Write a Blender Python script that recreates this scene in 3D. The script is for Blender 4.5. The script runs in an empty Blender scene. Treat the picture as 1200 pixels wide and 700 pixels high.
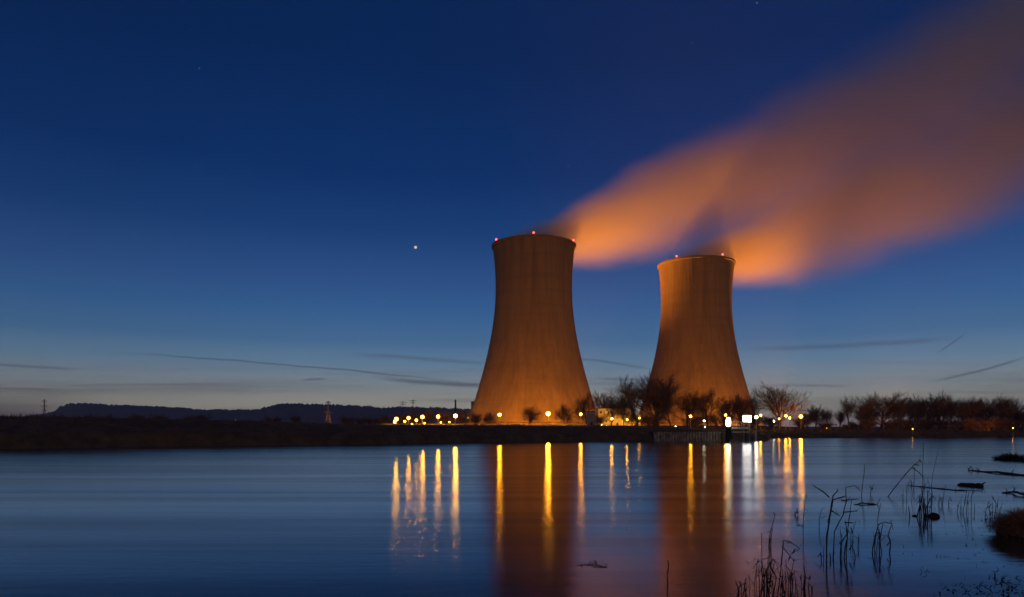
import bpy, math, random
from mathutils import Vector, Matrix
R = math.radians
rnd = random.Random(7)
sc = bpy.context.scene
COL = sc.collection

# ---------------------------------------------------------------- camera, sky, exposure
F = 800.0                      # focal length in photo pixels (24 mm on a 36 mm frame), horizon at photo row 500
CAMZ = 4.0
K = 1.6                        # size of near things relative to a 2.5 m eye height
cam_d = bpy.data.cameras.new('camera'); cam = bpy.data.objects.new('camera', cam_d); COL.objects.link(cam)
cam.location = (0, 0, CAMZ); cam.rotation_euler = (R(90), 0, 0)
cam_d.sensor_width = 36.0; cam_d.lens = 24.0; cam_d.shift_y = 0.125
cam_d.clip_start = 0.1; cam_d.clip_end = 40000
sc.camera = cam
sc.view_settings.view_transform = 'Standard'; sc.view_settings.look = 'None'
sc.view_settings.exposure = 0.0; sc.view_settings.gamma = 1.0
sc.render.engine = 'CYCLES'
sc.cycles.use_denoising = True
sc.cycles.max_bounces = 8; sc.cycles.diffuse_bounces = 2; sc.cycles.glossy_bounces = 3
sc.cycles.volume_bounces = 1; sc.cycles.transparent_max_bounces = 8
sc.cycles.volume_max_steps = 256
sc.cycles.sample_clamp_indirect = 4.0; sc.cycles.sample_clamp_direct = 0.0
sc.cycles.use_light_tree = True

def at(px, py, Y):             # a photo pixel at a depth -> a world point
    return Vector(((px - 600) / F * Y, Y, CAMZ + (500 - py) / F * Y))
def lin(c):
    return tuple(((v / 255) / 12.92 if v <= 10 else ((v / 255 + 0.055) / 1.055) ** 2.4) for v in c) + (1.0,)

class NT:                      # short node-building helper
    def __init__(s, tree): s.t = tree; s.n = tree.nodes; s.l = tree.links
    def new(s, kind, **kw):
        n = s.n.new(kind)
        for k, v in kw.items(): setattr(n, k, v)
        return n
    def put(s, sock, v):
        if isinstance(v, bpy.types.NodeSocket): s.l.new(v, sock)
        elif v is not None: sock.default_value = v
    def m(s, op, a, b=None, c=None, clamp=False):
        n = s.new('ShaderNodeMath', operation=op); n.use_clamp = clamp
        s.put(n.inputs[0], a)
        if b is not None: s.put(n.inputs[1], b)
        if c is not None: s.put(n.inputs[2], c)
        return n.outputs[0]
    def smooth(s, x, a, b, o0=0.0, o1=1.0):
        n = s.new('ShaderNodeMapRange', interpolation_type='SMOOTHSTEP')
        s.put(n.inputs[0], x); s.put(n.inputs[1], a); s.put(n.inputs[2], b); s.put(n.inputs[3], o0); s.put(n.inputs[4], o1)
        return n.outputs[0]
    def mixc(s, f, a, b, blend='MIX'):
        n = s.new('ShaderNodeMix', data_type='RGBA', blend_type=blend)
        s.put(n.inputs[0], f); s.put(n.inputs[6], a); s.put(n.inputs[7], b)
        return n.outputs[2]
    def ramp(s, f, stops, interp='LINEAR'):
        n = s.new('ShaderNodeValToRGB'); cr = n.color_ramp; cr.interpolation = interp
        while len(cr.elements) < len(stops): cr.elements.new(0.5)
        for e, (p, c) in zip(cr.elements, stops): e.position = p; e.color = c
        s.put(n.inputs[0], f); return n.outputs[0]
    def noise(s, vec, scale, detail=3, rough=0.5, out=0):
        n = s.new('ShaderNodeTexNoise'); n.inputs['Scale'].default_value = scale
        n.inputs['Detail'].default_value = detail; n.inputs['Roughness'].default_value = rough
        if vec is not None: s.l.new(vec, n.inputs['Vector'])
        return n.outputs[out]
    def mapping(s, vec, scale=(1, 1, 1), loc=(0, 0, 0), rot=(0, 0, 0)):
        n = s.new('ShaderNodeMapping'); s.l.new(vec, n.inputs[0])
        n.inputs['Scale'].default_value = scale; n.inputs['Location'].default_value = loc; n.inputs['Rotation'].default_value = rot
        return n.outputs[0]

world = bpy.data.worlds.new('World'); sc.world = world; world.use_nodes = True
w = NT(world.node_tree); w.n.clear()
dirv = w.new('ShaderNodeTexCoord').outputs['Generated']
sep = w.new('ShaderNodeSeparateXYZ'); w.l.new(dirv, sep.inputs[0])
dx, dy, dz = sep.outputs
hor = w.m('SQRT', w.m('ADD', w.m('MULTIPLY', dx, dx), w.m('MULTIPLY', dy, dy)))
tel = w.m('DIVIDE', dz, w.m('MAXIMUM', hor, 0.02))            # tangent of the elevation
stops = [(0.000, (104, 92, 96)), (0.012, (114, 101, 94)), (0.026, (124, 120, 108)), (0.042, (122, 122, 115)), (0.060, (108, 117, 122)),
         (0.090, (80, 106, 128)), (0.122, (60, 96, 133)), (0.165, (42, 82, 127)), (0.207, (38, 75, 127)), (0.28, (17, 58, 112)),
         (0.366, (2, 43, 97)), (0.53, (0, 33, 80)), (1.0, (0, 26, 66))]
grad = w.ramp(tel, [(p, tuple(v_ * (2.25 if p < .07 else 2.0 if p < .1 else 1.55 if p < .17 else 1.28 if p < .25 else 1.16) for v_ in lin(c)[:3]) + (1.0,)) for p, c in stops])
dyp = w.m('MAXIMUM', dy, 0.05)
side = w.smooth(w.m('DIVIDE', dx, dyp), -0.75, -0.15, 0.84, 1.0)
grad = w.mixc(1.0, grad, side, 'MULTIPLY')
u = w.m('DIVIDE', dx, dyp); v = w.m('DIVIDE', dz, dyp)        # bearing and elevation towards the far bank
uv = w.new('ShaderNodeCombineXYZ'); w.l.new(u, uv.inputs[0]); w.l.new(v, uv.inputs[1]); uvv = uv.outputs[0]
low = w.smooth(v, 0.012, 0.13, 1.0, 0.0)
# thin layered cloud near the horizon
lay = w.noise(w.mapping(uvv, (1.6, 46, 1)), 1.0, 4, 0.55)
lay2 = w.noise(w.mapping(uvv, (0.9, 22, 1), (4, 2, 0)), 1.0, 5, 0.6)
laym = w.m('MULTIPLY', w.m('MAXIMUM', w.smooth(lay, 0.47, 0.70), w.m('MULTIPLY', w.smooth(lay2, 0.50, 0.72), 0.8)), low)
sky = w.mixc(w.m('MULTIPLY', laym, 0.70), grad, (0.085, 0.088, 0.105, 1))
# greyer, dimmer bank low in the right, pinkish dim corner at the far left
bank = w.m('MULTIPLY', w.smooth(u, 0.25, 0.55), w.smooth(v, 0.030, 0.046, 1.0, 0.0))
sky = w.mixc(w.m('MULTIPLY', bank, 0.42), sky, lin((126, 122, 126)))
corner = w.m('MULTIPLY', w.smooth(u, -0.56, -0.76), w.smooth(v, 0.02, 0.06, 1.0, 0.0))
sky = w.mixc(w.m('MULTIPLY', corner, 0.7), sky, lin((86, 74, 76)))
# drifting vapour streaks: (u0, u1, v0, slope, curve, half thickness, darkness)
def P(x): return (x - 600) / F
for (x0, x1, y0, y1, bow, th, k) in [
        (95, 590, 411, 454, 8, 1.7, 0.34), (-60, 105, 424, 433.5, 0, 3.0, 0.26), (395, 600, 414, 429, 2, 4.0, 0.20),
        (425, 620, 442, 455, -2, 4.6, 0.40), (352, 384, 446, 444, 0, 2.2, 0.34), (1080, 1215, 449, 414, -6, 2.6, 0.34),
        (850, 1140, 410, 396, -3, 5.0, 0.24), (1095, 1136, 414, 386, -4, 2.6, 0.26), (655, 775, 418, 434, 1, 2.6, 0.26),
        (690, 800, 444, 446, 0, 3.2, 0.30), (880, 1010, 451, 452, 0, 3.0, 0.22), (-20, 70, 455, 458, 2, 3.4, 0.18), (20, 330, 452, 449, -1, 2.2, 0.15)]:
    ua, ub = P(x0), P(x1)
    s_ = w.m('DIVIDE', w.m('SUBTRACT', u, ua), ub - ua)       # 0..1 along the streak
    va, vb = (500 - y0) / F, (500 - y1) / F
    vc = w.m('ADD', w.m('MULTIPLY_ADD', s_, vb - va, va), w.m('MULTIPLY', w.m('MULTIPLY', s_, w.m('SUBTRACT', 1.0, s_)), bow * 4 / F * 0.5))
    wob = w.m('MULTIPLY', w.m('SUBTRACT', w.noise(w.mapping(uvv, (14, 3, 1), (x0 * .01, 0, 0)), 1.0, 2), 0.5), 5.0 / F)
    d_ = w.m('ABSOLUTE', w.m('SUBTRACT', w.m('SUBTRACT', v, vc), wob))
    mk = w.m('MULTIPLY', w.smooth(d_, 0.0, th / F, 1.0, 0.0), w.m('MULTIPLY', w.smooth(s_, 0.0, 0.3), w.smooth(s_, 0.72, 1.0, 1.0, 0.0)))
    sky = w.mixc(w.m('MULTIPLY', mk, min(.6, k * 1.4)), sky, (0.045, 0.05, 0.075, 1))
# stars and one bright planet
vor = w.new('ShaderNodeTexVoronoi'); vor.voronoi_dimensions = '2D'; w.l.new(w.mapping(uvv, (11, 11, 1)), vor.inputs['Vector'])
vor.inputs['Scale'].default_value = 1.0
scr = w.new('ShaderNodeSeparateColor'); w.l.new(vor.outputs['Color'], scr.inputs[0])
star = w.m('MULTIPLY', w.smooth(vor.outputs['Distance'], 0.006, 0.016, 1.0, 0.0), w.smooth(scr.outputs[0], 0.72, 1.0))
star = w.m('MULTIPLY', star, w.smooth(v, 0.16, 0.3))
pl = w.m('SQRT', w.m('ADD', w.m('POWER', w.m('SUBTRACT', u, P(487)), 2.0), w.m('POWER', w.m('SUBTRACT', v, 210 / F), 2.0)))
pls = w.smooth(pl, 0.0008, 0.0030, 1.0, 0.0)
sky = w.mixc(w.m('MULTIPLY', star, 0.28), sky, (0.5, 0.6, 0.85, 1))
sky = w.mixc(w.m('MULTIPLY', pls, 0.95), sky, (1.0, 0.75, 0.5, 1))
# unseen warm glow added low in the sky behind the camera, to light the bank
rear_fill = w.m('MULTIPLY', w.smooth(dy, 0.0, -0.35), w.smooth(tel, 0.25, 0.75, 1.0, 0.0))
sky = w.mixc(rear_fill, sky, (0.28, 0.175, 0.125, 1))
sky = w.mixc(w.m('LESS_THAN', dz, -0.0005), sky, (0.006, 0.007, 0.009, 1))
nish = w.new('ShaderNodeTexSky'); nish.sky_type = 'NISHITA'; nish.sun_disc = False
nish.sun_elevation = R(-3.0); nish.sun_rotation = R(-25.0)
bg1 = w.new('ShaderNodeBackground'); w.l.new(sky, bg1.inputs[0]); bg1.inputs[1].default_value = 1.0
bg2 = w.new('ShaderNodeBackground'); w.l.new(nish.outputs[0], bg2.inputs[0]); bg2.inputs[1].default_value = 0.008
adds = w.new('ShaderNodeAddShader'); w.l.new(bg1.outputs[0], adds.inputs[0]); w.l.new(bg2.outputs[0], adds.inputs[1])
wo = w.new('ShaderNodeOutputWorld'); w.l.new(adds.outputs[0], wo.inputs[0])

# ---------------------------------------------------------------- helpers
def tag(o, label=None, cat=None, group=None, kind=None):
    if label: o['label'] = label
    if cat: o['category'] = cat
    if group: o['group'] = group
    if kind: o['kind'] = kind
    return o
def empty(name, loc, rz=0.0):
    o = bpy.data.objects.new(name, None); o.empty_display_size = 0.3; COL.objects.link(o)
    o.location = loc; o.rotation_euler = (0, 0, rz); return o
class MB:
    def __init__(s): s.v = []; s.f = []
    def box(s, c, d, rz=0.0):
        x, y, z = d[0] / 2, d[1] / 2, d[2] / 2; b = len(s.v); ca, sa = math.cos(rz), math.sin(rz)
        for k in range(8):
            px, py, pz = (x if k & 1 else -x), (y if k & 2 else -y), (z if k & 4 else -z)
            s.v.append((c[0] + px * ca - py * sa, c[1] + px * sa + py * ca, c[2] + pz))
        s.f += [tuple(b + i for i in q) for q in ((0, 2, 3, 1), (4, 5, 7, 6), (0, 1, 5, 4), (2, 6, 7, 3), (0, 4, 6, 2), (1, 3, 7, 5))]
        return s
    def tube(s, pts, rad, n=5, cap=True):
        pts = [Vector(p) for p in pts]; b = len(s.v)
        if not hasattr(rad, '__len__'): rad = [rad] * len(pts)
        for i, p in enumerate(pts):
            t = (pts[min(i + 1, len(pts) - 1)] - pts[max(i - 1, 0)])
            t = t.normalized() if t.length > 1e-9 else Vector((0, 0, 1))
            a = t.cross(Vector((0.31, 0.94, 0.12))); a = a.normalized() if a.length > 1e-6 else Vector((1, 0, 0)); c = t.cross(a)
            for k in range(n):
                an = 2 * math.pi * k / n; q = p + (a * math.cos(an) + c * math.sin(an)) * rad[i]
                s.v.append((q.x, q.y, q.z))
        for i in range(len(pts) - 1):
            for k in range(n):
                k2 = (k + 1) % n
                s.f.append((b + i * n + k, b + i * n + k2, b + (i + 1) * n + k2, b + (i + 1) * n + k))
        if cap:
            s.f.append(tuple(b + k for k in range(n))[::-1]); e = b + (len(pts) - 1) * n
            s.f.append(tuple(e + k for k in range(n)))
        return s
    def lathe(s, prof, n=16, c=(0, 0, 0)):
        b = len(s.v)
        for (r, z) in prof:
            for k in range(n):
                a = 2 * math.pi * k / n; s.v.append((c[0] + r * math.cos(a), c[1] + r * math.sin(a), c[2] + z))
        for i in range(len(prof) - 1):
            for k in range(n):
                k2 = (k + 1) % n; s.f.append((b + i * n + k, b + i * n + k2, b + (i + 1) * n + k2, b + (i + 1) * n + k))
        return s
    def ball(s, c, r, n=10, m=6, sz=1.0):
        return s.lathe([(max(0.002, r * math.sin(math.pi * i / m)), -r * sz * math.cos(math.pi * i / m)) for i in range(m + 1)], n, c)
    def blade(s, p, d, L, wd, bend=0.3):
        b = len(s.v); d = Vector(d).normalized(); side = d.cross(Vector((0.2, 0.3, 1)));
        side = side.normalized() if side.length > 1e-4 else Vector((1, 0, 0))
        p = Vector(p); q = p + d * L * 0.55; e = q + (d + Vector((d.x, d.y, -0.4)) * bend * 2).normalized() * L * 0.45
        for a in (p - side * wd, p + side * wd, q + side * wd * .7, q - side * wd * .7, e): s.v.append(tuple(a))
        s.f += [(b, b + 1, b + 2, b + 3), (b + 3, b + 2, b + 4)]
        return s
    def build(s, name, mat, parent=None, smooth=False):
        me = bpy.data.meshes.new(name); me.from_pydata(s.v, [], s.f); me.update()
        if smooth: me.polygons.foreach_set('use_smooth', [True] * len(me.polygons))
        me.materials.append(mat); o = bpy.data.objects.new(name, me); COL.objects.link(o)
        if parent is not None: o.parent = parent
        return o
def copy_tree(o, parent=None):
    c = o.copy(); COL.objects.link(c)
    if parent is not None: c.parent = parent
    for ch in list(o.children): copy_tree(ch, c)
    return c

def mat(name, c1, c2=None, scale=1.0, rough=0.8, bump=0.0, bscale=None, metal=0.0, spec=0.3, stretch=(1, 1, 1), detail=5):
    m_ = bpy.data.materials.new(name); m_.use_nodes = True; t = NT(m_.node_tree)
    bs = t.n['Principled BSDF']; bs.inputs['Roughness'].default_value = rough; bs.inputs['Metallic'].default_value = metal
    bs.inputs['Specular IOR Level'].default_value = spec
    co = t.mapping(t.new('ShaderNodeTexCoord').outputs['Object'], stretch)
    if c2 is None: c2 = tuple(x * 0.7 for x in c1)
    nz = t.noise(co, scale, detail, 0.6)
    t.l.new(t.mixc(t.smooth(nz, 0.3, 0.7), (*c1, 1), (*c2, 1)), bs.inputs['Base Color'])
    if bump:
        b = t.new('ShaderNodeBump'); b.inputs['Strength'].default_value = 0.6; b.inputs['Distance'].default_value = bump
        t.l.new(t.noise(co, bscale or scale * 4, 4), b.inputs['Height']); t.l.new(b.outputs[0], bs.inputs['Normal'])
    return m_
def emit(name, col, strength):
    m_ = bpy.data.materials.new(name); m_.use_nodes = True; t = NT(m_.node_tree); t.n.clear()
    e = t.new('ShaderNodeEmission'); e.inputs[0].default_value = (*col, 1); e.inputs[1].default_value = strength
    o = t.new('ShaderNodeOutputMaterial'); t.l.new(e.outputs[0], o.inputs[0]); return m_

def halo_globe(name, col, halocol, peak, rim=0.9, p=6.0):  # emissive lamp ball, enlarged; its orange rim paints the halo around the lamp
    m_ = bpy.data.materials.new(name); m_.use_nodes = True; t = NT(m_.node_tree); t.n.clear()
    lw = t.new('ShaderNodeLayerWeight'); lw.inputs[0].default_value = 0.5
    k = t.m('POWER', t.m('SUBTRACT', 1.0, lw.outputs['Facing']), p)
    e = t.new('ShaderNodeEmission'); t.l.new(t.mixc(t.smooth(k, 0.0, 0.15), (*halocol, 1), (*col, 1)), e.inputs[0])
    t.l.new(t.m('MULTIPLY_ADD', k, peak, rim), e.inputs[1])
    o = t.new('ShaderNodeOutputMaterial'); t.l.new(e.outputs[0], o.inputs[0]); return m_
SODIUM = (1.0, 0.37, 0.014)
M = {
 'steel': mat('galvanised steel', (0.30, 0.30, 0.29), (0.20, 0.20, 0.20), 3, 0.55, metal=0.4),
 'dark_steel': mat('dark painted steel', (0.05, 0.05, 0.05), (0.03, 0.03, 0.03), 4, 0.6),
 'pale_steel': mat('weathered pale steel', (0.42, 0.41, 0.36), (0.22, 0.21, 0.18), 6, 0.6),
 'bark': mat('winter bark', (0.085, 0.065, 0.05), (0.045, 0.035, 0.028), 1.2, 0.9, stretch=(1, 1, .3)),
 'twig': mat('winter twigs', (0.20, 0.12, 0.08), (0.11, 0.07, 0.05), 0.8, 0.9),
 'red_twig': mat('reddish bramble twigs', (0.20, 0.115, 0.08), (0.10, 0.06, 0.045), 0.8, 0.9),
 'grass': mat('winter meadow grass', (0.15, 0.11, 0.055), (0.07, 0.055, 0.03), 0.35, 0.95, 0.15, 3),
 'blade': mat('dead grass blades', (0.24, 0.17, 0.09), (0.10, 0.07, 0.04), 2.0, 0.9),
 'sedge': mat('reddish brown sedge blades', (0.55, 0.33, 0.20), (0.28, 0.15, 0.09), 3.0, 0.9),
 'stalk': mat('dead wet stalks', (0.035, 0.026, 0.02), (0.014, 0.011, 0.01), 6, 0.7),
 'leaf': mat('withered leaves', (0.045, 0.030, 0.020), (0.018, 0.013, 0.01), 9, 0.8),
 'soil': mat('muddy soil', (0.05, 0.035, 0.022), (0.025, 0.018, 0.012), 4, 0.9, 0.05),
 'wood': mat('wet drift wood', (0.05, 0.038, 0.03), (0.02, 0.015, 0.012), 5, 0.7, 0.01, stretch=(.4, 2, 2)),
 'facade': mat('pale plaster facade', (0.55, 0.50, 0.40), (0.42, 0.38, 0.30), 0.6, 0.8),
 'panel': mat('grey cladding', (0.30, 0.31, 0.33), (0.24, 0.25, 0.27), 0.4, 0.6),
 'roof': mat('dark roofing', (0.08, 0.075, 0.07), (0.05, 0.05, 0.05), 1.0, 0.8),
 'glass': mat('dark window glass', (0.03, 0.035, 0.045), (0.02, 0.02, 0.03), 1, 0.12, spec=0.6),
 'white': mat('white paint', (0.8, 0.8, 0.78), (0.65, 0.65, 0.62), 5, 0.5),
 'sodium': halo_globe('sodium lamp glass', SODIUM, (1.0, .30, .01), 440.0),
 'sodium_soft': halo_globe('small sodium lamp glass', SODIUM, (1.0, .30, .01), 150.0),
 'sodium_big': halo_globe('strong sodium lamp glass', (1.0, 0.40, 0.022), (1.0, .32, .012), 560.0),
 'white_lamp': halo_globe('white lamp glass', (1.0, 0.90, 0.66), (1.0, .8, .45), 130.0),
 'white_panel': emit('backlit white panel', (1.0, 0.93, 0.82), 9.0),
 'red_lamp': emit('red aviation lamp glass', (1.0, 0.02, 0.02), 25.0),
 'amber_window': emit('lit window', (1.0, 0.5, 0.12), 2.0),
}
# board-marked, rain-streaked concrete
m_ = bpy.data.materials.new('tower concrete'); m_.use_nodes = True; t = NT(m_.node_tree); bs = t.n['Principled BSDF']
co = t.new('ShaderNodeTexCoord').outputs['Object']
n1 = t.noise(t.mapping(co, (0.22, 0.22, 0.012)), 1.0, 6, 0.65); n2 = t.noise(t.mapping(co, (0.02, 0.02, 0.35)), 1.0, 4)
sp = t.new('ShaderNodeSeparateXYZ'); t.l.new(co, sp.inputs[0])
band = t.m('FRACT', t.m('MULTIPLY', sp.outputs[2], 1 / 1.5)); line = t.smooth(band, 0.0, 0.08, 0.9, 1.0)
c_ = t.mixc(t.smooth(n1, 0.3, 0.72), (0.29, 0.21, 0.115, 1), (0.20, 0.145, 0.08, 1))
c_ = t.mixc(t.m('MULTIPLY', t.smooth(n2, 0.45, 0.7), 0.35), c_, (0.18, 0.13, 0.075, 1))
c_ = t.mixc(1.0, c_, line, 'MULTIPLY')
t.l.new(c_, bs.inputs['Base Color']); bs.inputs['Roughness'].default_value = 0.85; bs.inputs['Specular IOR Level'].default_value = 0.2
M['concrete'] = m_
# river water: mirror with time-averaged wavelets (long exposure), calmer in the shallows by the weeds
m_ = bpy.data.materials.new('river water'); m_.use_nodes = True; t = NT(m_.node_tree); t.n.clear()
co = t.new('ShaderNodeTexCoord').outputs['Object']; sp = t.new('ShaderNodeSeparateXYZ'); t.l.new(co, sp.inputs[0])
calm = t.m('MULTIPLY', t.smooth(sp.outputs[1], 22, 42, 1.0, 0.0), t.smooth(t.m('MULTIPLY_ADD', sp.outputs[1], -0.36, sp.outputs[0]), 0.0, 3.0))
pat = t.noise(t.mapping(co, (0.018, 0.16, 1)), 1.0, 4, 0.6)
patm = t.smooth(pat, 0.40, 0.66)
rg = t.m('SUBTRACT', t.m('MULTIPLY_ADD', patm, 0.035, 0.18), t.m('MULTIPLY', calm, 0.09))
rip = t.noise(t.mapping(co, (0.9, 2.6, 1)), 1.0, 3); swell = t.noise(t.mapping(co, (0.05, 0.30, 1)), 1.0, 3)
hgt = t.m('MULTIPLY_ADD', swell, 1.2, t.m('MULTIPLY', rip, 0.55))
b = t.new('ShaderNodeBump'); b.inputs['Strength'].default_value = 1.0; b.inputs['Distance'].default_value = 0.012
t.l.new(hgt, b.inputs['Height'])
g = t.new('ShaderNodeBsdfGlossy', distribution='BECKMANN'); t.l.new(rg, g.inputs['Roughness']); t.l.new(b.outputs[0], g.inputs['Normal'])
g.inputs['Anisotropy'].default_value = 0.18
tv = t.new('ShaderNodeCombineXYZ'); tv.inputs[0].default_value = 1.0; t.l.new(tv.outputs[0], g.inputs['Tangent'])
lw = t.new('ShaderNodeFresnel'); lw.inputs['IOR'].default_value = 1.33
fr = t.smooth(lw.outputs[0], 0.12, 0.62, 0.26, 0.76); cc = t.new('ShaderNodeCombineColor')
st2 = t.noise(t.mapping(co, (0.012, 0.22, 1), (3, 1, 0)), 1.0, 4, 0.6); frv = t.m('MULTIPLY', fr, t.smooth(st2, 0.35, 0.68, 1.06, 0.80))
for i_ in range(3): t.l.new(frv, cc.inputs[i_])
t.l.new(cc.outputs[0], g.inputs['Color'])
d = t.new('ShaderNodeBsdfDiffuse'); d.inputs[0].default_value = (0.012, 0.014, 0.014, 1)
a = t.new('ShaderNodeAddShader'); t.l.new(g.outputs[0], a.inputs[0]); t.l.new(d.outputs[0], a.inputs[1])
o = t.new('ShaderNodeOutputMaterial'); t.l.new(a.outputs[0], o.inputs[0]); M['water'] = m_
# forest-covered hills
M['forest'] = mat('bare hill forest', (0.17, 0.13, 0.14), (0.12, 0.09, 0.105), 0.012, 1.0)

# ---------------------------------------------------------------- ground, river, hills
def interp(tab, x):
    if x <= tab[0][0]: return tab[0][1]
    for (a, b), (c, d) in zip(tab, tab[1:]):
        if x <= c:
            k = (x - a) / (c - a); k = k * k * (3 - 2 * k); return b + (d - b) * k
    return tab[-1][1]
SHORE = [(x * K, y * K) for x, y in [(-900, 20), (-300, 45), (-120, 68), (-57, 77), (-43.5, 87), (-23, 93), (-5, 108), (14, 117), (37, 118), (46, 124), (56, 150), (87, 156), (125, 167), (400, 190), (900, 210)]]
CREST = [(-480, 6.3), (-106, 6.0), (-78, 5.5), (-42, 4.3), (-10, 4.3), (26, 4.0), (65, 3.2), (99, 2.7), (214, 1.9), (640, 1.9)]
def shore(x): return interp(SHORE, x)
def hash2(i, j):
    h = math.sin(i * 127.1 + j * 311.7) * 43758.5453; return h - math.floor(h)
def vnoise(x, y):
    i, j = math.floor(x), math.floor(y); fx, fy = x - i, y - j; fx = fx * fx * (3 - 2 * fx); fy = fy * fy * (3 - 2 * fy)
    return (hash2(i, j) * (1 - fx) + hash2(i + 1, j) * fx) * (1 - fy) + (hash2(i, j + 1) * (1 - fx) + hash2(i + 1, j + 1) * fx) * fy
def sst(a, b, x):
    k = min(1, max(0, (x - a) / (b - a))); return k * k * (3 - 2 * k)
def ground_z(x, y):
    d = y - shore(x)
    if d < -2: return -1.5
    cr = interp(CREST, x)
    if d < 18:
        z = -0.9 + (0.9 + cr * 0.55) * sst(-2, 4, d) + cr * 0.45 * sst(3, 18, d)
    else:
        pl_ = 4.5 - 1.9 * sst(.36, .46, x / max(y, 1)) if y > 0 else 4.5; z = cr + (pl_ - cr) * sst(40, 240, d)
    return z + (vnoise(x * .35, y * .35) - 0.5) * 0.55 * sst(0, 4, d) + (vnoise(x * 1.1 + 9, y * 1.1) - 0.5) * 0.14 * sst(0, 4, d)
g = MB()
xs = [-9000, -5000, -2500, -1300, -800, -500, -350] + [-260 + 10 * i for i in range(11)] + [-150 + 1.5 * i for i in range(281)] + [285 + 14 * i for i in range(9)] + [420, 520, 800, 1300, 2500, 5000, 9000]
ds = [-30, -6, -2, -1, -.5, 0, .5, 1, 1.6, 2.3, 3, 4, 5, 6, 7.5, 9, 11, 13, 15, 17, 19, 22, 26, 31, 37, 44, 54, 66, 80, 100, 130, 170, 220, 300, 420, 600, 900, 1400, 2400, 4500, 6500]
for dd in ds:
    for x in xs:
        y = shore(x) + dd + ((vnoise(x * .16 + 3, 1) - .5) * 3.2 + (vnoise(x * .6, 7) - .5) * 1.2) * max(0, 1 - abs(dd) / 18); g.v.append((x, y, ground_z(x, y)))
nx = len(xs)
for i in range(len(ds) - 1):
    for j in range(nx - 1): g.f.append((i * nx + j, i * nx + j + 1, (i + 1) * nx + j + 1, (i + 1) * nx + j))
tag(g.build('ground', M['grass'], smooth=True), kind='structure')
wv = MB(); wv.v = [(-3000, -300, 0), (3000, -300, 0), (3000, 345, 0), (-3000, 345, 0)]; wv.f = [(0, 1, 2, 3)]
tag(wv.build('river', M['water']), kind='structure')
bed = MB(); bed.v = [(-3000, -300, -1.6), (3000, -300, -1.6), (3000, 345, -1.6), (-3000, 345, -1.6)]; bed.f = [(0, 1, 2, 3)]
tag(bed.build('river_bed', M['soil']), kind='structure')

def hill(tab, Y0, depth, step=2.0):
    h = MB(); rows = 7
    x = tab[0][0]; cols = []
    while x <= tab[-1][0]:
        cols.append(x); x += step
    for i in range(rows):
        k = i / (rows - 1); Y = Y0 - depth * (1 - k)
        for px in cols:
            py = interp(tab, px); top = CAMZ + (500 - py) / F * Y0
            z = 0 + top * math.sin(k * math.pi / 2) ** 0.8
            z += (hash2(int(px * 3), i) - .5) * 15 * (k ** 2) + (vnoise(px * .12, i * .9) - .5) * 14 * k * (1 - k)
            h.v.append(((px - 600) / F * Y, Y, z))
    for px in cols: h.v.append(((px - 600) / F * Y0, Y0 + 500, 0))
    n = len(cols)
    for i in range(rows):
        for j in range(n - 1): h.f.append((i * n + j, i * n + j + 1, (i + 1) * n + j + 1, (i + 1) * n + j))
    return tag(h.build('hill', M['forest']), kind='structure')
hill([(-260, 480), (-60, 490), (18, 489.5), (45, 486.5), (62, 483), (72, 476.5), (82, 473.5), (100, 473), (132, 475), (172, 476), (200, 477.5), (240, 480.5), (300, 480.5), (420, 484), (520, 490)], 4200, 900, 1.5)
hill([(270, 492), (295, 483), (311, 478), (326, 474), (342, 473.5), (392, 475), (430, 476.5), (447, 478.5), (470, 477), (500, 478), (552, 480), (640, 482), (700, 486), (780, 494), (860, 500)], 3600, 900, 1.5)

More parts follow.
